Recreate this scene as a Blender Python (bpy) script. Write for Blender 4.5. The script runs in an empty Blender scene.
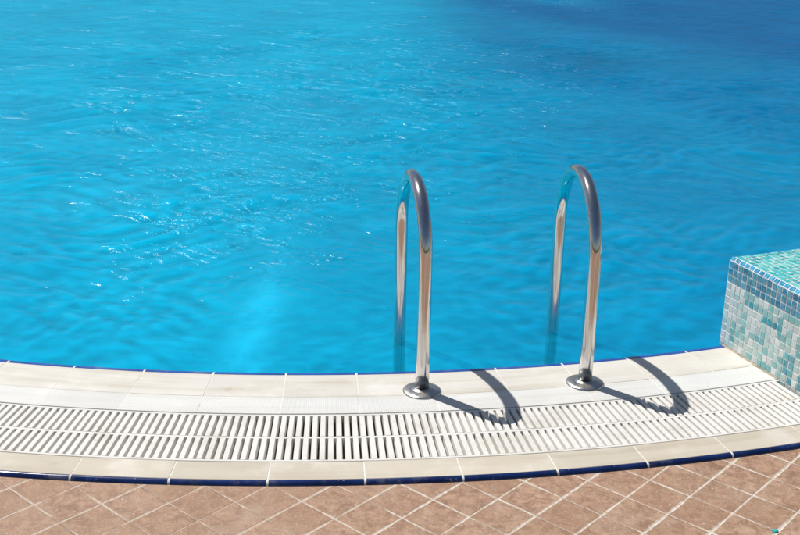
import bpy, bmesh, math, random
from mathutils import Vector, Matrix, noise
random.seed(7)
R_ = math.radians
scn = bpy.context.scene
COL = scn.collection

# ------------------------------------------------------------------ helpers
def link(name, me, mat=None, parent=None):
    o = bpy.data.objects.new(name, me)
    COL.objects.link(o)
    if mat is not None:
        me.materials.append(mat)
    if parent is not None:
        o.parent = parent
    return o

def obj(name, bm, mat=None, parent=None, smooth=False):
    me = bpy.data.meshes.new(name)
    bm.to_mesh(me); bm.free()
    if smooth:
        for p in me.polygons: p.use_smooth = True
    return link(name, me, mat, parent)

def tag(o, label, cat, group=None):
    o['label'] = label; o['category'] = cat
    if group: o['group'] = group
    return o

def thing(name, label, cat, loc=(0, 0, 0), group=None):
    o = bpy.data.objects.new(name, None)
    COL.objects.link(o); o.location = loc; o.empty_display_size = .1
    return tag(o, label, cat, group)

def structure(o):
    o['kind'] = 'structure'; return o

# the pool edge: a circular arc whose ends run on as straight tangents
CX, CY = -0.516, 7.933
UMAX = R_(60)
def ring(u, r):
    k = max(-UMAX, min(UMAX, u))
    x = CX + r * math.sin(k); y = CY - r * math.cos(k)
    e = (u - k) * 4.9
    return x + e * math.cos(k), y + e * math.sin(k)

def steps(u0, u1, d=R_(0.5)):
    n = max(1, int(math.ceil((u1 - u0) / d - 1e-9)))
    return [u0 + (u1 - u0) * i / n for i in range(n + 1)]

def sweep(bm, u0, u1, prof, closed=True, uvl=None, caps=True, skew=(0, 0)):
    """sweep a profile of (r, z) points along the pool edge from u0 to u1"""
    us = steps(u0, u1)
    rows = []
    for u in us:
        rows.append([bm.verts.new((*ring(u, r), z)) for r, z in prof])
    n = len(prof)
    m = n if closed else n - 1
    for a, b, ua, ub in zip(rows, rows[1:], us, us[1:]):
        for i in range(m):
            j = (i + 1) % n
            f = bm.faces.new((a[i], b[i], b[j], a[j]))
            if uvl:
                dl = [0]
                for l, (uu, q) in zip(f.loops, ((ua, i), (ub, i), (ub, j), (ua, j))):
                    l[uvl].uv = (uu * 5.0, prof[q][0] - prof[q][1])
    if closed and caps:
        bm.faces.new(rows[0][::-1]); bm.faces.new(rows[-1])

def box(bm, x0, x1, y0, y1, z0, z1):
    v = [bm.verts.new((x, y, z)) for z in (z0, z1) for x, y in ((x0, y0), (x1, y0), (x1, y1), (x0, y1))]
    for f in ((0, 3, 2, 1), (4, 5, 6, 7), (0, 1, 5, 4), (1, 2, 6, 5), (2, 3, 7, 6), (3, 0, 4, 7)):
        bm.faces.new([v[i] for i in f])

# ------------------------------------------------------------------ materials
class NT:
    def __init__(s, name):
        s.m = bpy.data.materials.new(name); s.m.use_nodes = True
        s.t = s.m.node_tree; s.t.nodes.clear()
        s.out = s.n('ShaderNodeOutputMaterial')
    def n(s, typ, **kw):
        x = s.t.nodes.new(typ)
        for k, v in kw.items():
            setattr(x, k, v)
        return x
    def put(s, sock, v):
        if isinstance(v, bpy.types.NodeSocket): s.t.links.new(v, sock)
        else: sock.default_value = v
    def math(s, op, a, b=0.0, c=0.0, clamp=False):
        x = s.n('ShaderNodeMath', operation=op, use_clamp=clamp)
        s.put(x.inputs[0], a); s.put(x.inputs[1], b); s.put(x.inputs[2], c)
        return x.outputs[0]
    def noise(s, vec, scale, detail=3, rough=.55, dist=0.0, col=False):
        x = s.n('ShaderNodeTexNoise'); s.put(x.inputs['Vector'], vec)
        x.inputs['Scale'].default_value = scale; x.inputs['Detail'].default_value = detail
        x.inputs['Roughness'].default_value = rough; x.inputs['Distortion'].default_value = dist
        return x.outputs[1 if col else 0]
    def ramp(s, fac, lo, hi, a=0.0, b=1.0, smooth=True):
        x = s.n('ShaderNodeMapRange', interpolation_type='SMOOTHSTEP' if smooth else 'LINEAR')
        s.put(x.inputs[0], fac); s.put(x.inputs[1], lo); s.put(x.inputs[2], hi)
        s.put(x.inputs[3], a); s.put(x.inputs[4], b)
        return x.outputs[0]
    def mix(s, fac, a, b, typ='MIX'):
        x = s.n('ShaderNodeMix', data_type='RGBA', blend_type=typ)
        s.put(x.inputs[0], fac)
        for k, v in ((6, a), (7, b)):
            s.put(x.inputs[k], (*v, 1) if isinstance(v, tuple) and len(v) == 3 else v)
        return x.outputs[2]
    def scalev(s, vec, sc):
        x = s.n('ShaderNodeMapping'); s.put(x.inputs[0], vec); x.inputs[3].default_value = sc
        return x.outputs[0]
    def bump(s, h, strength, dist, normal=None):
        x = s.n('ShaderNodeBump'); s.put(x.inputs['Strength'], strength)
        x.inputs['Distance'].default_value = dist; s.put(x.inputs['Height'], h)
        if normal is not None: s.t.links.new(normal, x.inputs['Normal'])
        return x.outputs[0]
    def pr(s, color, rough=.5, metal=0.0, normal=None, **kw):
        x = s.n('ShaderNodeBsdfPrincipled')
        s.put(x.inputs['Base Color'], (*color, 1) if isinstance(color, tuple) else color)
        s.put(x.inputs['Roughness'], rough); s.put(x.inputs['Metallic'], metal)
        if normal is not None: s.t.links.new(normal, x.inputs['Normal'])
        for k, v in kw.items(): s.put(x.inputs[k], v)
        return x.outputs[0]
    def done(s, sh):
        s.t.links.new(sh, s.out.inputs[0]); return s.m
    def obj(s): return s.n('ShaderNodeTexCoord').outputs['Object']
    def uv(s): return s.n('ShaderNodeTexCoord').outputs['UV']
    def xyz(s, v):
        x = s.n('ShaderNodeSeparateXYZ'); s.t.links.new(v, x.inputs[0]); return x.outputs
    def attr(s, name):
        x = s.n('ShaderNodeAttribute'); x.attribute_name = name; return x.outputs[0]

def mat_coping(name, base, stain, ribs=False):
    t = NT(name); o = t.obj(); uv = t.uv()
    streak = t.noise(t.scalev(uv, (1.6, 22, 1)), 1.0, 5, .6, .4)
    blot = t.noise(o, 5.0, 5, .6)
    fine = t.noise(o, 160.0, 3, .6)
    tint = t.attr('tint')
    c = t.mix(t.ramp(streak, .42, .72), base, stain)
    c = t.mix(t.math('MULTIPLY', t.ramp(blot, .5, .75), .45), c, (.80, .79, .76))
    c = t.mix(t.ramp(fine, .64, .78, 0, .45), c, (.33, .27, .20))
    c = t.mix(t.ramp(t.noise(o, 55.0, 3, .7), .72, .78, 0, .8), c, (.22, .17, .11))
    c = t.mix(t.math('MULTIPLY', t.ramp(t.noise(o, 11.0, 5, .7, .8), .62, .74), .35), c, (.42, .36, .20))
    c = t.mix(.5, c, tint, 'MULTIPLY')
    h = fine
    if ribs:
        ux, uy, _ = t.xyz(uv)
        a = t.math('SINE', t.math('MULTIPLY', ux, 2 * math.pi / .0065))
        b = t.math('SINE', t.math('MULTIPLY', uy, 2 * math.pi / .0065))
        h = t.math('ADD', t.math('MULTIPLY', t.math('MAXIMUM', a, b), .8), fine)
    nrm = t.bump(h, .35, .0012)
    return t.done(t.pr(c, t.ramp(blot, .3, .8, .35, .6), 0, nrm))

def mat_grout(name, col, dark):
    t = NT(name); o = t.obj()
    c = t.mix(t.ramp(t.noise(o, 14.0, 5, .65), .5, .68), col, dark)
    return t.done(t.pr(c, .85, 0, t.bump(t.noise(o, 220.0, 3), .4, .002)))

def mat_blue(name, a, b):
    t = NT(name); o = t.obj()
    c = t.mix(t.ramp(t.noise(o, 9.0, 4), .35, .7), a, b)
    c = t.mix(t.ramp(t.noise(o, 85.0, 4, .75), .62, .72, 0, .75), c, (.42, .42, .42))
    c = t.mix(t.ramp(t.noise(o, 6.0, 4, .7), .52, .72, 0, .22), c, (.40, .42, .45))
    return t.done(t.pr(c, .16, 0, t.bump(t.noise(o, 60.0, 2), .06, .002)))

def mat_grate():
    t = NT('white_grate_plastic'); o = t.obj()
    c = t.mix(t.ramp(t.noise(o, 7.0, 5, .6), .45, .75), (.74, .72, .68), (.63, .60, .54))
    c = t.mix(t.ramp(t.noise(o, 70.0, 4, .7), .60, .76, 0, .6), c, (.42, .36, .28))
    return t.done(t.pr(c, .42, 0, t.bump(t.noise(o, 300.0, 2), .12, .001)))

def mat_channel():
    t = NT('gutter_concrete'); o = t.obj()
    c = t.mix(t.ramp(t.noise(o, 6.0, 5, .6), .4, .7), (.56, .50, .42), (.38, .32, .25))
    return t.done(t.pr(c, .8))

def mat_steel():
    t = NT('polished_stainless_steel'); o = t.obj()
    st = t.noise(t.scalev(o, (260, 260, 3)), 1.0, 3, .6)
    bl = t.noise(o, 22.0, 4, .6)
    c = t.mix(t.ramp(st, .35, .75), (.74, .73, .72), (.56, .53, .50))
    r = t.math('ADD', t.ramp(bl, .35, .75, .05, .13), t.ramp(st, .4, .8, 0, .07))
    x, y, z = t.xyz(o)
    r = t.math('ADD', r, t.ramp(z, .42, .02, 0, .11))
    dull = t.ramp(t.noise(t.scalev(o, (30, 30, 9)), 1.0, 4, .65), .45, .7)
    r = t.math('ADD', r, t.math('MULTIPLY', dull, .06))
    c = t.mix(t.math('MULTIPLY', dull, .28), c, (.54, .46, .38))
    return t.done(t.pr(c, r, 1.0, t.bump(st, .025, .0004)))

def mat_brushed():
    t = NT('brushed_stainless_steel'); o = t.obj()
    bl = t.noise(o, 45.0, 4, .6)
    c = t.mix(t.ramp(bl, .35, .75), (.62, .61, .59), (.46, .43, .39))
    return t.done(t.pr(c, t.ramp(bl, .3, .75, .24, .40), 1.0, t.bump(t.noise(o, 200.0, 2), .06, .001)))

def mat_paving():
    t = NT('terracotta_paving'); o = t.obj()
    T = .1198
    th = R_(41.57)
    ox, oy = .6834, 2.6090
    x, y, z = t.xyz(o)
    dx = t.math('SUBTRACT', x, ox); dy = t.math('SUBTRACT', y, oy)
    ca, sa = math.cos(th) / T, math.sin(th) / T
    a = t.math('SUBTRACT', t.math('MULTIPLY', dx, ca), t.math('MULTIPLY', dy, sa))
    b = t.math('SUBTRACT', t.math('MULTIPLY', dx, -sa), t.math('MULTIPLY', dy, ca))
    wob = t.noise(o, 26.0, 4, .7)
    def edge(v, ph):
        w = t.math('MULTIPLY', t.math('SUBTRACT', t.noise(t.scalev(o, (1, 1, 1)), 40.0 + ph, 5, .75), .5), .055)
        v = t.math('ADD', v, w)
        f = t.math('FRACT', t.math('ADD', v, .5))
        return t.math('MULTIPLY', t.math('ABSOLUTE', t.math('SUBTRACT', f, .5)), T)   # metres to the joint
    ea, eb = edge(a, 0), edge(b, 3)
    # one random value a tile
    cell = t.n('ShaderNodeCombineXYZ')
    t.put(cell.inputs[0], t.math('FLOOR', a)); t.put(cell.inputs[1], t.math('FLOOR', b))
    wn = t.n('ShaderNodeTexWhiteNoise', noise_dimensions='2D'); t.t.links.new(cell.outputs[0], wn.inputs[0])
    rnd = wn.outputs[0]
    # grout width changes along each joint and gets wider and whiter to the right
    side = t.ramp(x, -.7, .75)
    wa = t.math('ADD', t.ramp(t.noise(o, 5.3, 3, .6), .34, .62, .0006, .0038), t.math('MULTIPLY', side, .0012))
    wb = t.math('ADD', t.ramp(t.noise(t.scalev(o, (1.3, 1.3, 2)), 6.1, 3, .6), .40, .66, .0004, .0034), t.math('MULTIPLY', side, .0006))
    ga = t.ramp(t.math('SUBTRACT', ea, wa), -.0009, .0009, 1, 0)
    gb = t.ramp(t.math('SUBTRACT', eb, wb), -.0009, .0009, 1, 0)
    g = t.math('MAXIMUM', ga, gb)
    joint = t.math('MINIMUM', ea, eb)
    gap = t.ramp(joint, .0006, .0022, 1, 0)
    wear = t.noise(o, 4.2, 5, .65)
    mot = t.noise(o, 34.0, 6, .72, .6)
    fine = t.noise(o, 210.0, 4, .7)
    c = t.mix(t.ramp(mot, .32, .70), (.235, .126, .076), (.45, .288, .195))
    c = t.mix(t.ramp(rnd, 0, 1, 0, .5), c, (.31, .178, .105))
    c = t.mix(t.ramp(wear, .48, .75, 0, .55), c, (.44, .33, .245))
    c = t.mix(t.ramp(fine, .55, .70, 0, .7), c, (.60, .46, .36))
    c = t.mix(t.ramp(t.noise(o, 95.0, 3, .6), .64, .74, 0, .75), c, (.16, .08, .05))
    # cement crumbs left on the tiles
    vor = t.n('ShaderNodeTexVoronoi', feature='F1'); t.put(vor.inputs['Vector'], o); vor.inputs['Scale'].default_value = 48
    crumb = t.math('MULTIPLY', t.ramp(vor.outputs['Distance'], .09, .15, 1, 0), t.ramp(t.noise(o, 11.0, 2), .60, .68))
    c = t.mix(t.math('MULTIPLY', gap, .75), c, (.17, .115, .085))
    gc = t.mix(t.ramp(t.noise(o, 60.0, 4, .7), .38, .68), (.64, .58, .50), (.46, .38, .30))
    gc = t.mix(t.ramp(x, -.55, .25, .55, 0), gc, (.44, .33, .25))
    c = t.mix(g, c, gc)
    c = t.mix(t.math('MULTIPLY', crumb, .9), c, (.72, .67, .60))
    h = t.math('ADD', t.math('MULTIPLY', t.ramp(joint, 0, .006), 1.0), t.math('MULTIPLY', mot, .5))
    h = t.math('ADD', h, t.math('MULTIPLY', fine, .22))
    h = t.math('ADD', h, t.math('MULTIPLY', t.math('MAXIMUM', g, crumb), .55))
    return t.done(t.pr(c, t.ramp(mot, .3, .7, .55, .8), 0, t.bump(h, .7, .0022)))

def mat_mosaic(name, rough):
    t = NT(name); o = t.obj()
    c = t.mix(t.ramp(t.noise(o, 90.0, 3, .6), .4, .75, 0, .30), t.attr('tint'), (.62, .64, .62))
    return t.done(t.pr(c, rough, 0, t.bump(t.noise(o, 130.0, 2), .12, .0015)))

def mat_basin():
    t = NT('pool_basin_plaster'); o = t.obj()
    c = t.mix(t.ramp(t.noise(o, .9, 4, .6), .3, .7), (.36, .62, .72), (.52, .76, .84))
    return t.done(t.pr(c, .6))

def mat_water():
    t = NT('pool_water'); o = t.obj()
    x, y, z = t.xyz(o)
    # wind ripples in several sizes, slightly stretched across the view
    p1 = t.scalev(o, (1.0, 1.55, 1)); 
    n1 = t.noise(p1, 2.3, 3, .55, .9)
    n2 = t.noise(p1, 7.5, 4, .6, .8)
    n3 = t.noise(p1, 30.0, 3, .6, .5)
    n4 = t.noise(o, 42.0, 3, .65, .3)
    # choppy patches, placed so that their slopes glint in the sun
    def blob(cx, cy, sx, sy):
        dx = t.math('DIVIDE', t.math('SUBTRACT', x, cx), sx); dy = t.math('DIVIDE', t.math('SUBTRACT', y, cy), sy)
        d = t.math('ADD', t.math('MULTIPLY', dx, dx), t.math('MULTIPLY', dy, dy))
        return t.math('POWER', 2.718, t.math('MULTIPLY', d, -1.0))
    chop = t.math('ADD', blob(-.78, 6.2, .58, 2.9), blob(.1, 9.2, 1.6, 2.4))
    chop = t.math('ADD', chop, blob(2.1, 15.2, 1.2, 1.8))
    chop = t.math('MULTIPLY', chop, t.ramp(t.noise(o, 3.1, 3, .6, .6), .36, .56))
    speck = t.math('MULTIPLY', t.ramp(x, 2.4, -.3), t.math('MULTIPLY', t.ramp(y, 3.7, 5.6), t.ramp(t.noise(o, 1.7, 4, .65), .42, .66)))
    rough_w = t.math('ADD', .03, t.math('ADD', t.math('MULTIPLY', chop, 1.0), t.math('MULTIPLY', speck, .62)), 0, True)
    rough_w = t.math('MULTIPLY', rough_w, t.ramp(t.math('SUBTRACT', y, t.math('MULTIPLY', x, .45)), 3.75, 4.75, .12, 1))
    far = t.ramp(y, 4.5, 8.5)
    nn = t.bump(n1, .20, .030)
    nn = t.bump(n2, t.math('MULTIPLY', far, .5), .030, nn)
    nn = t.bump(n3, .40, .0040, nn)
    # short steep wavelets running towards the steps, in the choppy patches only
    along = t.math('ADD', t.math('MULTIPLY', x, .56), t.math('MULTIPLY', y, .83))
    def train(wl, amp, seed):
        ph = t.math('ADD', t.math('MULTIPLY', along, 2 * math.pi / wl), t.math('MULTIPLY', t.noise(o, .34 / wl, 3, .6, .4 + seed), 26.0))
        k = t.math('MULTIPLY', amp, t.ramp(t.noise(o, .45 / wl + seed, 2, .5), .36, .60, .1, 1.3, False))
        return t.math('MULTIPLY', t.math('MULTIPLY', t.math('SINE', ph), .50 * wl / (2 * math.pi)), k)
    near = t.math('SUBTRACT', 1.0, far)
    hh = t.math('ADD', train(.075, t.math('MULTIPLY', rough_w, t.math('ADD', .3, t.math('MULTIPLY', near, .7))), .1), train(.19, t.math('MULTIPLY', rough_w, far), .2))
    nn = t.bump(hh, 1.0, 1.0, nn)
    nn = t.bump(n4, rough_w, .010, nn)
    # water colour darker at far right, with bright streaks of light painted in
    far_dark = t.math('MULTIPLY', t.ramp(t.math('ADD', t.math('ADD', y, t.math('MULTIPLY', x, 1.7)), t.math('MULTIPLY', n1, 1.2)), 15.0, 17.6), t.ramp(x, -.6, 1.8))
    far_dark = t.math('MULTIPLY', far_dark, t.ramp(t.noise(o, .8, 3, .6), .1, .6, .6, 1))
    light_streak = t.math('MULTIPLY', blob(-.51, 3.55, .11, .95), t.ramp(t.noise(t.scalev(o, (1, .5, 1)), 9.0, 3), .25, .65, .6, 1))
    light_streak = t.math('MAXIMUM', light_streak, t.math('MULTIPLY', blob(2.15, 15.3, .55, .8), .45))
    soft = t.noise(o, 1.1, 4, .6, .7)
    c = t.mix(t.ramp(soft, .3, .7), (.003, .25, .44), (.006, .36, .56))
    c = t.mix(t.math('MULTIPLY', far_dark, .9), c, (.002, .14, .31))
    c = t.mix(t.math('MULTIPLY', light_streak, .75), c, (.012, .58, .90))
    dif = t.n('ShaderNodeBsdfDiffuse'); t.put(dif.inputs[0], c); t.t.links.new(nn, dif.inputs['Normal'])
    tr = t.n('ShaderNodeBsdfTransparent')
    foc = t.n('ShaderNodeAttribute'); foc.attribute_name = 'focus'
    ripple = t.math('ADD', .93, t.math('MULTIPLY', foc.outputs['Fac'], .052))  # sunlight focused by the waves is put into the water tint
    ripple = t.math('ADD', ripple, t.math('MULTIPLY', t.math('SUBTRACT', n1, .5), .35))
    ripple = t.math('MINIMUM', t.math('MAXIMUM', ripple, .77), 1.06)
    tc = t.mix(t.ramp(x, -1.0, 1.6), (.035, .80, .95), (.012, .61, .80))
    tc = t.mix(far_dark, tc, (.003, .45, .70))
    rc = t.n('ShaderNodeCombineColor')
    for k in range(3): t.t.links.new(ripple, rc.inputs[k])
    t.put(tr.inputs[0], t.mix(1.0, tc, rc.outputs[0], 'MULTIPLY'))
    m1 = t.n('ShaderNodeMixShader'); t.put(m1.inputs[0], t.math('ADD', .17, t.math('MULTIPLY', light_streak, .66)))
    t.t.links.new(tr.outputs[0], m1.inputs[1]); t.t.links.new(dif.outputs[0], m1.inputs[2])
    gl = t.n('ShaderNodeBsdfGlossy'); t.put(gl.inputs['Roughness'], t.math('ADD', .05, t.math('MULTIPLY', t.ramp(rough_w, .05, .5), .13))); t.t.links.new(nn, gl.inputs['Normal'])
    fr = t.n('ShaderNodeFresnel'); fr.inputs[0].default_value = 1.33; t.t.links.new(nn, fr.inputs['Normal'])
    m2 = t.n('ShaderNodeMixShader'); t.put(m2.inputs[0], t.math('MINIMUM', t.math('MULTIPLY', fr.outputs[0], .6), .17))
    t.t.links.new(m1.outputs[0], m2.inputs[1]); t.t.links.new(gl.outputs[0], m2.inputs[2])
    return t.done(m2.outputs[0])

def mat_lawn():
    t = NT('lawn_grass'); o = t.obj()
    c = t.mix(t.noise(o, 1.3, 5, .6), (.018, .040, .012), (.045, .075, .022))
    return t.done(t.pr(c, .9))

M = dict(
    unseen_lawn=mat_lawn(),
    cream=mat_coping('cream_coping_tile', (.69, .665, .605), (.59, .54, .45)),
    kerb=mat_coping('beige_kerb_tile', (.60, .54, .44), (.52, .46, .36)),
    rib=mat_coping('white_ribbed_tile', (.71, .71, .69), (.66, .64, .59), True),
    grout=mat_grout('white_grout', (.74, .72, .68), (.52, .46, .38)),
    dirt=mat_grout('dirty_bedding', (.40, .33, .25), (.24, .19, .14)),
    blue=mat_blue('cobalt_glaze', (.006, .016, .085), (.012, .035, .15)), blue_sunlit=mat_blue('sunlit_cobalt_glaze', (.006, .06, .30), (.012, .09, .38)), grate=mat_grate(), channel=mat_channel(), steel=mat_steel(), brushed=mat_brushed(),  # inner edge: lighter copy of the blue glaze, sunlight put into its colour
    paving=mat_paving(), mosaic=mat_mosaic('glass_mosaic', .14), mgrout=mat_grout('mosaic_grout', (.80, .80, .78), (.66, .64, .59)),
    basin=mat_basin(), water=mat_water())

# ------------------------------------------------------------------ the setting
UB = R_(20.4)                     # where the mosaic wall starts on the pool edge
UL = R_(-60.0)
U_END0, U_END1 = R_(-410), R_(410)
FLOOR_Z = -.012
def outline(r, z, bm, d=R_(1.0)):
    return [bm.verts.new((*ring(u, r), z)) for u in steps(U_END0, U_END1, d)]

# paved ground out to the horizon with the pool cut out of it
bm = bmesh.new()
inner = outline(5.3955, FLOOR_Z, bm)
BOX = ((-24, 35), (-24, -3.2), (24, -3.2), (24, 35))
outer = [bm.verts.new((*p, FLOOR_Z)) for p in BOX]
edges = [bm.edges.new((a, b)) for a, b in zip(inner, inner[1:] + inner[:1])] + \
        [bm.edges.new((a, b)) for a, b in zip(outer, outer[1:] + outer[:1])]
bmesh.ops.triangle_fill(bm, edges=edges, use_beauty=True)
bmesh.ops.recalc_face_normals(bm, faces=bm.faces)
for f in bm.faces:
    if f.normal.z < 0: f.normal_flip()
structure(obj('terracotta_paving', bm, M['paving']))

# unseen grass, added for its dark reflections, from paving to horizon
bm = bmesh.new()
S = 160
inner = [bm.verts.new((*p, FLOOR_Z)) for p in BOX]
outer = [bm.verts.new((*p, FLOOR_Z)) for p in ((-S, S), (-S, -S), (S, -S), (S, S))]
for i in range(4):
    j = (i + 1) % 4
    bm.faces.new((inner[i], inner[j], outer[j], outer[i]))
bmesh.ops.recalc_face_normals(bm, faces=bm.faces)
for f in bm.faces:
    if f.normal.z < 0: f.normal_flip()
structure(obj('unseen_lawn', bm, M['unseen_lawn']))

# pool basin: level floor, walls all round
bm = bmesh.new()
us = steps(U_END0, U_END1, R_(1.5))
top = [bm.verts.new((*ring(u, 4.700), -.021)) for u in us]
low = []
for u in us:
    x, y = ring(u, 4.700)
    low.append(bm.verts.new((x, y, -.72)))
n = len(us)
for i in range(n):
    j = (i + 1) % n
    bm.faces.new((top[i], top[j], low[j], low[i]))
e = [bm.edges.get((low[i], low[(i + 1) % n])) for i in range(n)]
bmesh.ops.triangle_fill(bm, edges=e, use_beauty=True)
bmesh.ops.recalc_face_normals(bm, faces=bm.faces)
structure(obj('pool_basin', bm, M['basin']))

# water: a rippled sheet, finest near the steps; its rim runs on inside the coping
import numpy as np
rs = np.random.RandomState(11)
ts = np.concatenate([-np.geomspace(9, .47, 26), np.linspace(-.46, .46, 330), np.geomspace(.47, 9, 26)])
ys = [3.05]
while ys[-1] < 17: ys.append(ys[-1] + min(.016 + .0030 * (ys[-1] - 3), .055))
while ys[-1] < 42: ys.append(ys[-1] + .6)
ys = np.array(ys)
Xg = ts[None, :] * ys[:, None]; Yg = np.repeat(ys[:, None], len(ts), 1)
cell = np.gradient(ys)[:, None] * np.ones_like(Xg)
# warp the plane a little so that no wave train runs straight
def soft(X, Y, wl, n, seed):
    q = np.random.RandomState(seed); o = np.zeros_like(X)
    for _ in range(n):
        k = 2 * np.pi / (wl * q.uniform(.7, 1.5)); a = q.uniform(0, 2 * np.pi)
        o += np.sin(k * (X * np.cos(a) + Y * np.sin(a)) + q.uniform(0, 6.28))
    return o / math.sqrt(n / 2)
Wx = Xg + .10 * soft(Xg, Yg, 1.3, 7, 1); Wy = Yg + .10 * soft(Xg, Yg, 1.1, 7, 2)
Z = np.zeros_like(Xg); F = np.zeros_like(Xg)
calm = np.clip(.75 + .35 * soft(Xg, Yg, 1.9, 8, 3), .25, 1.5)
for i in range(74):
    wl = .045 * (.75 / .045) ** rs.rand()
    k = 2 * np.pi / wl
    a = np.pi / 2 + rs.normal(.18, .75)
    slope = .029 * (1.15 if wl < .2 else .46)
    fade = np.clip((wl / cell - 2.5) / 2.5, 0, 1)
    ph = k * (Wx * np.cos(a) + Wy * np.sin(a)) + rs.uniform(0, 6.28)
    sn = np.sin(ph)
    crest = sn + .28 * np.cos(2 * ph + np.pi)
    Z += fade * slope / k * crest
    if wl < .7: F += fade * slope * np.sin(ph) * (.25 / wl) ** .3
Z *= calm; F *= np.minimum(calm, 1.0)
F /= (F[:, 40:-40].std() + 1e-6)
# distance to the coping calms the waves, so that they do not wash over the edge
rr = np.hypot(Xg - CX, Yg - CY)
Z *= np.clip((4.73 - rr) / 1.5, .10, 1) ** .8 * (rr < 99)
Z = np.clip(Z, -.030, .030) - .0052
bm = bmesh.new()
nr_, nc_ = Xg.shape
poly = [ring(u, 4.745) for u in steps(U_END0, U_END1, R_(2))]
px_ = np.array([q[0] for q in poly]); py_ = np.array([q[1] for q in poly])
inside = np.zeros(Xg.shape, bool)
j = len(px_) - 1
for i in range(len(px_)):
    cond = (py_[i] > Yg) != (py_[j] > Yg)
    xi = (px_[j] - px_[i]) * (Yg - py_[i]) / (py_[j] - py_[i] + 1e-12) + px_[i]
    inside ^= cond & (Xg < xi)
    j = i
idx = -np.ones(Xg.shape, int); vid = np.argwhere(inside)
idx[inside] = np.arange(len(vid))
co_ = np.stack([Xg[inside], Yg[inside], Z[inside]], 1)
q = np.stack([idx[:-1, :-1], idx[:-1, 1:], idx[1:, 1:], idx[1:, :-1]], -1).reshape(-1, 4)
q = q[(q >= 0).all(1)]
bm.free()
me = bpy.data.meshes.new('pool_water')
me.from_pydata(co_.tolist(), [], q.tolist()); me.update()
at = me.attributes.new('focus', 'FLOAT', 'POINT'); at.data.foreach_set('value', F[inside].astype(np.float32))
me.polygons.foreach_set('use_smooth', np.ones(len(q), bool))
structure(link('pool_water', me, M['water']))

# ------------------------------------------------------------------ tile rings round the pool
STEP = R_(2.77)
U0 = R_(-3.66)                    # a joint seen in the photo
def joints(lo, hi):
    us = [U0 + STEP * k for k in range(-60, 60)]
    us = [u + R_(random.uniform(-.03, .03)) for u in us if lo + R_(.4) < u < hi - R_(.4)]
    return [lo] + us + [hi]

def quarter(r0, z0, r1, z1, n=6, outward=True):
    """quarter ellipse from the flat top (r0, z0) round to the vertical end (r1, z1)"""
    return [(r0 + (r1 - r0) * math.sin(a), z1 + (z0 - z1) * math.cos(a)) for a in [math.pi / 2 * i / n for i in range(n + 1)]]

def tile_ring(name, mat, js, prof, gap, parent, smooth=False, jit=.0004):
    bm = bmesh.new(); uvl = bm.loops.layers.uv.new('uv')
    tl = bm.loops.layers.float_color.new('tint')
    g = gap / 2 / 5.0
    for a, b in zip(js, js[1:]):
        k0 = len(bm.faces)
        dz = random.uniform(-jit, jit)
        sweep(bm, a + g, b - g, [(r, z + dz) for r, z in prof], True, uvl)
        bm.faces.ensure_lookup_table()
        v = random.uniform(.86, 1.0); wv = random.uniform(-.03, .03)
        for f in bm.faces[k0:]:
            for l in f.loops: l[tl] = (v, v - abs(wv) * .4, v - abs(wv), 1)
    bmesh.ops.recalc_face_normals(bm, faces=bm.faces)
    o = obj(name, bm, mat, parent)
    if smooth:
        for p in o.data.polygons: p.use_smooth = True
        o.data.set_sharp_from_angle(angle=R_(40))
    return o

def slab(r0, r1, z=0.0, b=.0012, d=.02):
    return [(r0, z - d), (r0, z - b), (r0 + b, z), (r1 - b, z), (r1, z - b), (r1, z - d)]

def plain_ring(name, mat, u0, u1, prof, parent):
    bm = bmesh.new(); uvl = bm.loops.layers.uv.new('uv')
    sweep(bm, u0, u1, prof, True, uvl)
    bmesh.ops.recalc_face_normals(bm, faces=bm.faces)
    return obj(name, bm, mat, parent)

# inner coping
jin = joints(UL, UB - R_(.02))
cop = thing('pool_coping', 'cream tiled coping between the water and the white slotted grate, with blue edge', 'pool coping', (0, 0, 0))
tile_ring('coping_tile', M['cream'], jin, slab(4.7325, 4.8893, 0, .0006), .0034, cop)
tile_ring('ribbed_tile', M['rib'], jin, slab(4.8896, 5.0005, -.0003, .0006), .0034, cop)
qi = [(4.7315, .0004), (4.722, .0), (4.712, -.0013), (4.706, -.0040), (4.703, -.0090), (4.7015, -.020)]
tile_ring('blue_edge', M['blue_sunlit'], jin, qi + [(4.7315, -.020)], .0070, cop, True)
qg = [(4.7310, -.0005), (4.722, -.0009), (4.7125, -.0023), (4.7070, -.0050), (4.7040, -.0100), (4.7025, -.021)]
plain_ring('grout', M['grout'], UL, UB - R_(.02), qg + [(4.7025, -.045), (5.0000, -.045), (5.0000, -.0009)], cop)

# outer kerb with rounded cobalt nose
jout = joints(UL, R_(62))
kerb = thing('paving_kerb', 'beige tiled kerb with cobalt blue rounded nose beside the terracotta paving', 'kerb', (0, 0, 0))
tile_ring('kerb_tile', M['kerb'], jout, slab(5.2885, 5.3825), .0036, kerb)
qo = quarter(5.3835, -.0002, 5.3970, -.015)
tile_ring('blue_nose', M['blue'], jout, qo + [(5.3835, -.016)], .0062, kerb, True)
qg = quarter(5.3835, -.0012, 5.3960, -.015)
plain_ring('grout', M['grout'], UL, R_(62), [(5.2890, -.05), (5.2890, -.0010)] + qg + [(5.3960, -.05)], kerb)

# overflow gutter: channel and the slotted grate lying in it
ch = plain_ring('gutter_channel', M['channel'], UL, UB - R_(.02),
    [(5.0002, -.005), (5.0002, -.105), (5.2885, -.105), (5.2885, -.005), (5.2860, -.005), (5.2860, -.10), (5.0030, -.10), (5.0030, -.005)], None)
tag(ch, 'grey brown drain channel seen through the slots below the white grate', 'drain channel')

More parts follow.
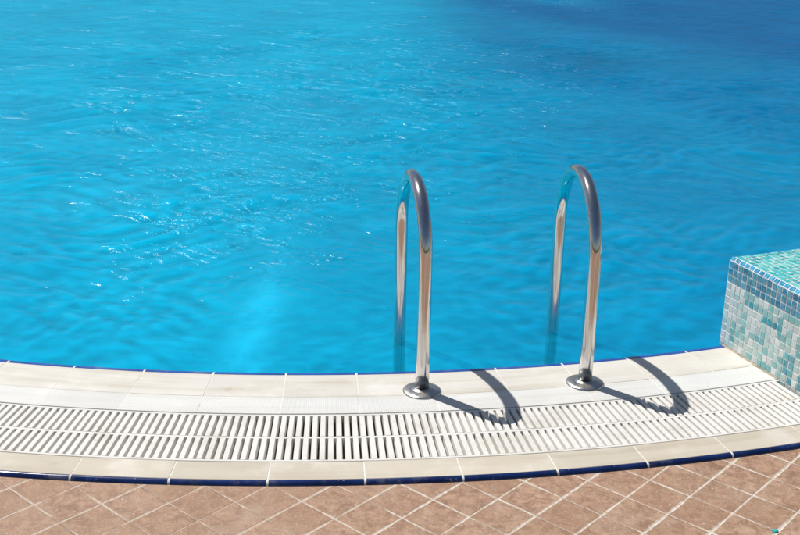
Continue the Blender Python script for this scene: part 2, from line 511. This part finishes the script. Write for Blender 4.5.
gr = thing('slotted_grate', 'white plastic grate with two rows of slots over the drain channel', 'drain grate', (0, 0, 0))
PITCH = R_(.2615)
def slat_row(name, r0, r1):
    bm = bmesh.new()
    u = UL + .002
    g = .0151 / 5.15 / 2
    while u < UB - .003:
        a = u - g + random.uniform(-.00006, .00006)
        dz = random.uniform(-.0009, .0004)
        b = .0012; bu = b / 5.1
        z1, z0 = -.0010 + dz, -.026
        dt = .0019 / 5.1
        lo = [bm.verts.new((*ring(uu, rr), z0)) for uu, rr in ((a - dt, r0), (a + 2 * g + dt, r0), (a + 2 * g + dt, r1), (a - dt, r1))]
        md = [bm.verts.new((*ring(uu, rr), z1 - b)) for uu, rr in ((a, r0), (a + 2 * g, r0), (a + 2 * g, r1), (a, r1))]
        hi = [bm.verts.new((*ring(uu, rr), z1)) for uu, rr in ((a + bu, r0), (a + 2 * g - bu, r0), (a + 2 * g - bu, r1), (a + bu, r1))]
        for A, B in ((lo, md), (md, hi)):
            for i in range(4):
                j = (i + 1) % 4
                bm.faces.new((A[i], A[j], B[j], B[i]))
        bm.faces.new(hi); bm.faces.new(lo[::-1])
        u += PITCH
    bmesh.ops.recalc_face_normals(bm, faces=bm.faces)
    return obj(name, bm, M['grate'], gr)
slat_row('slat_row', 5.0132, 5.1412)
slat_row('slat_row', 5.1518, 5.2745)
plain_ring('rim', M['grate'], UL, UB - R_(.03), slab(5.0045, 5.0130, -.0012, .001, .026), gr)
plain_ring('rim', M['grate'], UL, UB - R_(.03), slab(5.2747, 5.2835, -.0012, .001, .026), gr)
plain_ring('middle_bar', M['grate'], UL, UB - R_(.03), slab(5.1413, 5.1517, -.0018, .001, .030), gr)

# ------------------------------------------------------------------ mosaic wall
TS = .02515
GAP = .0026
wall = thing('mosaic_wall', 'low pool wall covered in small aqua and grey glass mosaic tiles, right edge', 'mosaic wall', (0, 0, 0))
H = .318
RI, RO = 4.690, 5.268
UE = R_(42)
PAL_TOP = [(.03, .42, .46), (.06, .50, .50), (.02, .36, .44), (.12, .55, .53), (.05, .46, .45), (.20, .60, .57)]
PAL_BAND = [(.06, .25, .38), (.10, .32, .44), (.045, .20, .33), (.13, .36, .45), (.08, .29, .38)]
PAL_TRIM = [(.015, .29, .52), (.03, .34, .56), (.05, .39, .58), (.015, .25, .47)]
PAL_PALE = [(.56, .66, .62), (.66, .71, .68), (.48, .63, .60), (.62, .67, .65), (.70, .73, .71), (.42, .62, .59)]
PAL_AQUA = [(.20, .48, .46), (.28, .54, .51), (.14, .42, .43)]
PAL_TEAL = [(.05, .36, .42), (.07, .42, .46), (.04, .30, .38)]
def jitc(c, v=.06):
    k = 1 + random.uniform(-v, v)
    return tuple(min(1, x * k) for x in c)

class Tiles:
    def __init__(s):
        s.bm = bmesh.new(); s.l = s.bm.loops.layers.float_color.new('tint')
    def add(s, p, c, inset=GAP / 2, lift=.0012):
        """p: four corners of one cell; a bevelled tile stands a little proud of it"""
        p = [Vector(q) for q in p]; m = sum(p, Vector()) / 4
        n = (p[1] - p[0]).cross(p[3] - p[0]).normalized()
        L = (p[1] - p[0]).length
        k = 1 - 2 * inset / L; k2 = 1 - 2 * (inset + .0012) / L
        n2 = (n + Vector((random.uniform(-1, 1), random.uniform(-1, 1), random.uniform(-1, 1))) * .05)
        lo = [s.bm.verts.new(m + (q - m) * k - n * .001) for q in p]
        hi = [s.bm.verts.new(m + (q - m) * k2 + n * lift + n * (q - m).dot(n2 - n)) for q in p]
        fs = [s.bm.faces.new(hi)] + [s.bm.faces.new((lo[i], lo[(i + 1) % 4], hi[(i + 1) % 4], hi[i])) for i in range(4)]
        for f in fs:
            for l in f.loops: l[s.l] = (*c, 1)
    def build(s, name, parent):
        return obj(name, s.bm, M['mosaic'], parent)

# grout core: the wall body, its top edges chamfered for the trim row
bm = bmesh.new()
CH = .0125
sweep(bm, UB + CH / 5, UE, [(RI, -1.2), (RI, H - CH), (RI + CH, H), (RO - CH, H), (RO, H - CH), (RO, -.05)], True)
# the end face with its own chamfer
prof0 = [(RI, -1.2), (RI, H - CH), (RI + CH, H), (RO - CH, H), (RO, H - CH), (RO, -.05)]
v1 = [bm.verts.new((*ring(UB + CH / 5, r), z)) for r, z in prof0]
v0 = [bm.verts.new((*ring(UB, r), z)) for r, z in ((RI, -1.2), (RI, H - CH), (RI + CH, H - CH), (RO - CH, H - CH), (RO, H - CH), (RO, -.05))]
for i in range(5):
    bm.faces.new((v0[i], v0[i + 1], v1[i + 1], v1[i]))
bm.faces.new(v0)
bmesh.ops.remove_doubles(bm, verts=bm.verts, dist=1e-5)
bmesh.ops.recalc_face_normals(bm, faces=bm.faces)
obj('wall_body', bm, M['mgrout'], wall)

def P(u, r, z): return (*ring(u, r), z)
face = Tiles(); band = Tiles(); trim = Tiles(); toptile = Tiles()
NR = int((RO - RI) / TS)
NZ = int((H - CH) / TS) + 1
# radial end face: rows from the top down, columns from the pool outwards
clusters = [(6, 5), (6, 6), (6, 4), (9, 11), (9, 12), (9, 13), (9, 14), (10, 14), (8, 9), (8, 10), (9, 10), (5, 9), (5, 10), (5, 8), (5, 11)]
teal = {(5, 8), (5, 9), (5, 10), (5, 11), (8, 13), (8, 14), (9, 13), (9, 14), (10, 14), (11, 14), (10, 13), (11, 16), (10, 16), (4, 5), (9, 17), (10, 17), (7, 19), (8, 19), (8, 20)}
aqua = {(3, 4), (4, 4), (3, 5), (8, 2), (9, 2), (9, 3), (9, 4), (8, 4), (4, 9), (3, 9), (10, 12), (9, 12), (10, 11), (9, 9), (7, 15), (6, 15), (8, 7), (3, 12), (3, 13), (11, 12), (11, 10), (6, 12), (5, 15), (10, 8), (4, 17), (5, 17)}
for j in range(NZ):
    z1 = H - CH - j * TS; z0 = z1 - TS
    for i in range(NR):
        r0 = RI + i * TS; r1 = r0 + TS
        q = [P(UB, r0, z0), P(UB, r0, z1), P(UB, r1, z1), P(UB, r1, z0)][::-1]
        q = [P(UB, r0, z0), P(UB, r1, z0), P(UB, r1, z1), P(UB, r0, z1)]
        if j < 3:
            band.add(q, jitc(random.choice(PAL_BAND if i else PAL_TRIM), .15))
        else:
            if (j, i) in teal: c = random.choice(PAL_TEAL)
            elif (j, i) in aqua or random.random() < .10: c = random.choice(PAL_AQUA)
            else: c = random.choice(PAL_PALE)
            face.add(q, jitc(c))
# trim rows along the chamfers
for i in range(NR):
    r0 = RI + i * TS; r1 = r0 + TS
    q = [P(UB, r0, H - CH), P(UB, r1, H - CH), P(UB + CH / 5, r1, H), P(UB + CH / 5, r0, H)]
    trim.add(q, jitc(random.choice(PAL_TRIM), .1), GAP / 2)
NU = int((UE - UB) * 4.97 / TS)
du = (UE - UB - CH / 5) / NU
for k in range(NU):
    a = UB + CH / 5 + k * du; b = a + du
    trim.add([P(b, RI, H - CH), P(a, RI, H - CH), P(a, RI + CH, H), P(b, RI + CH, H)], jitc(random.choice(PAL_TRIM), .1))
    trim.add([P(a, RO, H - CH), P(b, RO, H - CH), P(b, RO - CH, H), P(a, RO - CH, H)], jitc(random.choice(PAL_TRIM), .1))
    nr = int((RO - RI - 2 * CH) / TS); dr = (RO - RI - 2 * CH) / nr
    for i in range(nr):
        r0 = RI + CH + i * dr; r1 = r0 + dr
        toptile.add([P(a, r0, H), P(a, r1, H), P(b, r1, H), P(b, r0, H)], jitc(random.choice(PAL_TOP)))
    for j in range(NZ):
        z1 = H - CH - j * TS; z0 = z1 - TS
        for r, sw in ((RI, False), (RO, True)):
            q = [P(a, r, z0), P(b, r, z0), P(b, r, z1), P(a, r, z1)]
            if not sw: q = [q[1], q[0], q[3], q[2]]
            if j < 3: band.add(q, jitc(random.choice(PAL_BAND), .15))
            else: face.add(q, jitc(random.choice(PAL_AQUA) if random.random() < .15 else random.choice(PAL_PALE)))
bm = bmesh.new()
for k in range(60):                # ragged bead of dirty sealant along the foot of the wall
    r0 = 4.705 + k * .005
    wd = .0035 + .004 * noise.noise((r0 * 40, 0, 0)) + .002
    vs_ = [bm.verts.new(P(UB - q / 5, r, z)) for r in (r0, r0 + .005) for q, z in ((-.001, .004), (wd, .0012), (wd + .001, -.002))]
    bm.faces.new((vs_[0], vs_[1], vs_[4], vs_[3])); bm.faces.new((vs_[1], vs_[2], vs_[5], vs_[4]))
bmesh.ops.remove_doubles(bm, verts=bm.verts, dist=1e-5)
obj('sealant', bm, M['dirt'], wall)
toptile.build('top_mosaic', wall); trim.build('edge_mosaic', wall)
band.build('dark_mosaic_band', wall); face.build('pale_mosaic', wall)

# ------------------------------------------------------------------ grab rails
def tube(path, rad, n=28):
    bm = bmesh.new(); rows = []
    side = None
    for i, p in enumerate(path):
        p = Vector(p)
        d = (Vector(path[min(i + 1, len(path) - 1)]) - Vector(path[max(i - 1, 0)])).normalized()
        if side is None:
            side = SIDE.copy()
        s2 = (side - d * side.dot(d)).normalized(); up = d.cross(s2)
        rows.append([bm.verts.new(p + (s2 * math.cos(2 * math.pi * k / n) + up * math.sin(2 * math.pi * k / n)) * rad) for k in range(n)])
    for a, b in zip(rows, rows[1:]):
        for k in range(n):
            bm.faces.new((a[k], a[(k + 1) % n], b[(k + 1) % n], b[k]))
    bm.faces.new(rows[0][::-1]); bm.faces.new(rows[-1])
    bmesh.ops.recalc_face_normals(bm, faces=bm.faces)
    return bm

def lathe(prof, n=48):
    bm = bmesh.new(); rows = []
    for r, z in prof:
        rows.append([bm.verts.new((r * math.cos(2 * math.pi * k / n), r * math.sin(2 * math.pi * k / n), z)) for k in range(n)])
    for a, b in zip(rows, rows[1:]):
        for k in range(n):
            bm.faces.new((a[k], a[(k + 1) % n], b[(k + 1) % n], b[k]))
    bmesh.ops.recalc_face_normals(bm, faces=bm.faces)
    return bm

def grab_rail(F, B, Hh, label):
    global SIDE
    F = Vector((*F, 0)); B = Vector((*B, 0))
    root = thing('grab_rail', label, 'grab rail', F, 'steel grab rails of the pool ladder')
    d = (B - F); L = d.length; d.normalize(); rad = L / 2
    SIDE = Vector((-d.y, d.x, 0))
    path = [Vector((0, 0, z)) for z in (0.001, .1, .2, .3, Hh - rad - .02)]
    for i in range(49):
        a = math.pi * i / 48
        path.append(d * (rad - rad * math.cos(a)) + Vector((0, 0, Hh - rad + rad * math.sin(a))))
    path += [d * L + Vector((0, 0, z)) for z in (Hh - rad - .02, .2, .0, -.2, -.4, -.52)]
    for i in range(1, 7):          # foot bends back to the pool wall
        a = math.pi / 2 * i / 6
        path.append(d * (L - .10 * (1 - math.cos(a))) + Vector((0, 0, -.52 - .10 * math.sin(a))))
    o = obj('tube', tube(path, .0214), M['steel'], root, True)
    fl = obj('flange', lathe([(.0216, .0130), (.0250, .0126), (.0262, .0100), (.036, .0092), (.049, .0072), (.0575, .0048), (.0605, .0022), (.0605, -.0004)]), M['brushed'], root, True)
    return root

grab_rail((.0757, 3.1075), (.0018, 3.504), .632, 'left steel grab rail, nearer the middle of the pool edge')
grab_rail((.5955, 3.1880), (.5455, 3.624), .632, 'right steel grab rail, nearer the mosaic wall')

# ------------------------------------------------------------------ small things
bm = bmesh.new()
box(bm, -.007, .007, -.006, .006, 0, .004)
bmesh.ops.bevel(bm, geom=bm.edges[:], offset=.0012, segments=1, affect='EDGES')
chip = obj('mosaic_chip', bm, None)
t = NT('turquoise_glass'); chip.data.materials.append(t.done(t.pr((.03, .42, .46), .2)))
chip.location = (.945, 2.370, FLOOR_Z + .0002); chip.rotation_euler = (0, 0, .5)
tag(chip, 'tiny turquoise mosaic chip lying on the terracotta paving near the right corner', 'mosaic chip')

# ------------------------------------------------------------------ light
EL, AZ = R_(58), R_(-50)          # azimuth clockwise from +Y
w = bpy.data.worlds.new('World'); scn.world = w; w.use_nodes = True
nt = w.node_tree
sky = nt.nodes.new('ShaderNodeTexSky'); sky.sky_type = 'NISHITA'; sky.sun_disc = False
sky.sun_elevation = EL; sky.sun_rotation = AZ % (2 * math.pi)
nt.links.new(sky.outputs[0], nt.nodes['Background'].inputs[0])
nt.nodes['Background'].inputs[1].default_value = .06
sun = bpy.data.lights.new('sun', 'SUN'); sun.energy = 4.7; sun.angle = R_(.53); sun.color = (1, .965, .91)
so = bpy.data.objects.new('sun', sun); COL.objects.link(so)
L = Vector((math.sin(AZ) * math.cos(EL), math.cos(AZ) * math.cos(EL), math.sin(EL)))
so.rotation_euler = (-L).to_track_quat('-Z', 'Y').to_euler(); so.location = (0, 0, 8)

# ------------------------------------------------------------------ camera
p, r = R_(19.3886), R_(1.0788)
c, s = math.cos(p), math.sin(p)
fwd = Vector((0, c, -s)); up = Vector((0, s, c)); rt = Vector((1, 0, 0))
rt, up = rt * math.cos(r) + up * math.sin(r), up * math.cos(r) - rt * math.sin(r)
cam = bpy.data.cameras.new('camera'); co = bpy.data.objects.new('camera', cam); COL.objects.link(co)
co.matrix_world = Matrix(((rt.x, up.x, -fwd.x, 0), (rt.y, up.y, -fwd.y, 0), (rt.z, up.z, -fwd.z, 1.5), (0, 0, 0, 1)))
cam.sensor_width = 36; cam.lens = 36 * 1100 / 800
cam.clip_start = .05; cam.clip_end = 500
scn.camera = co
vs = scn.view_settings
vs.view_transform = 'Standard'; vs.look = 'None'; vs.gamma = 1; vs.use_curve_mapping = False; vs.exposure = 0
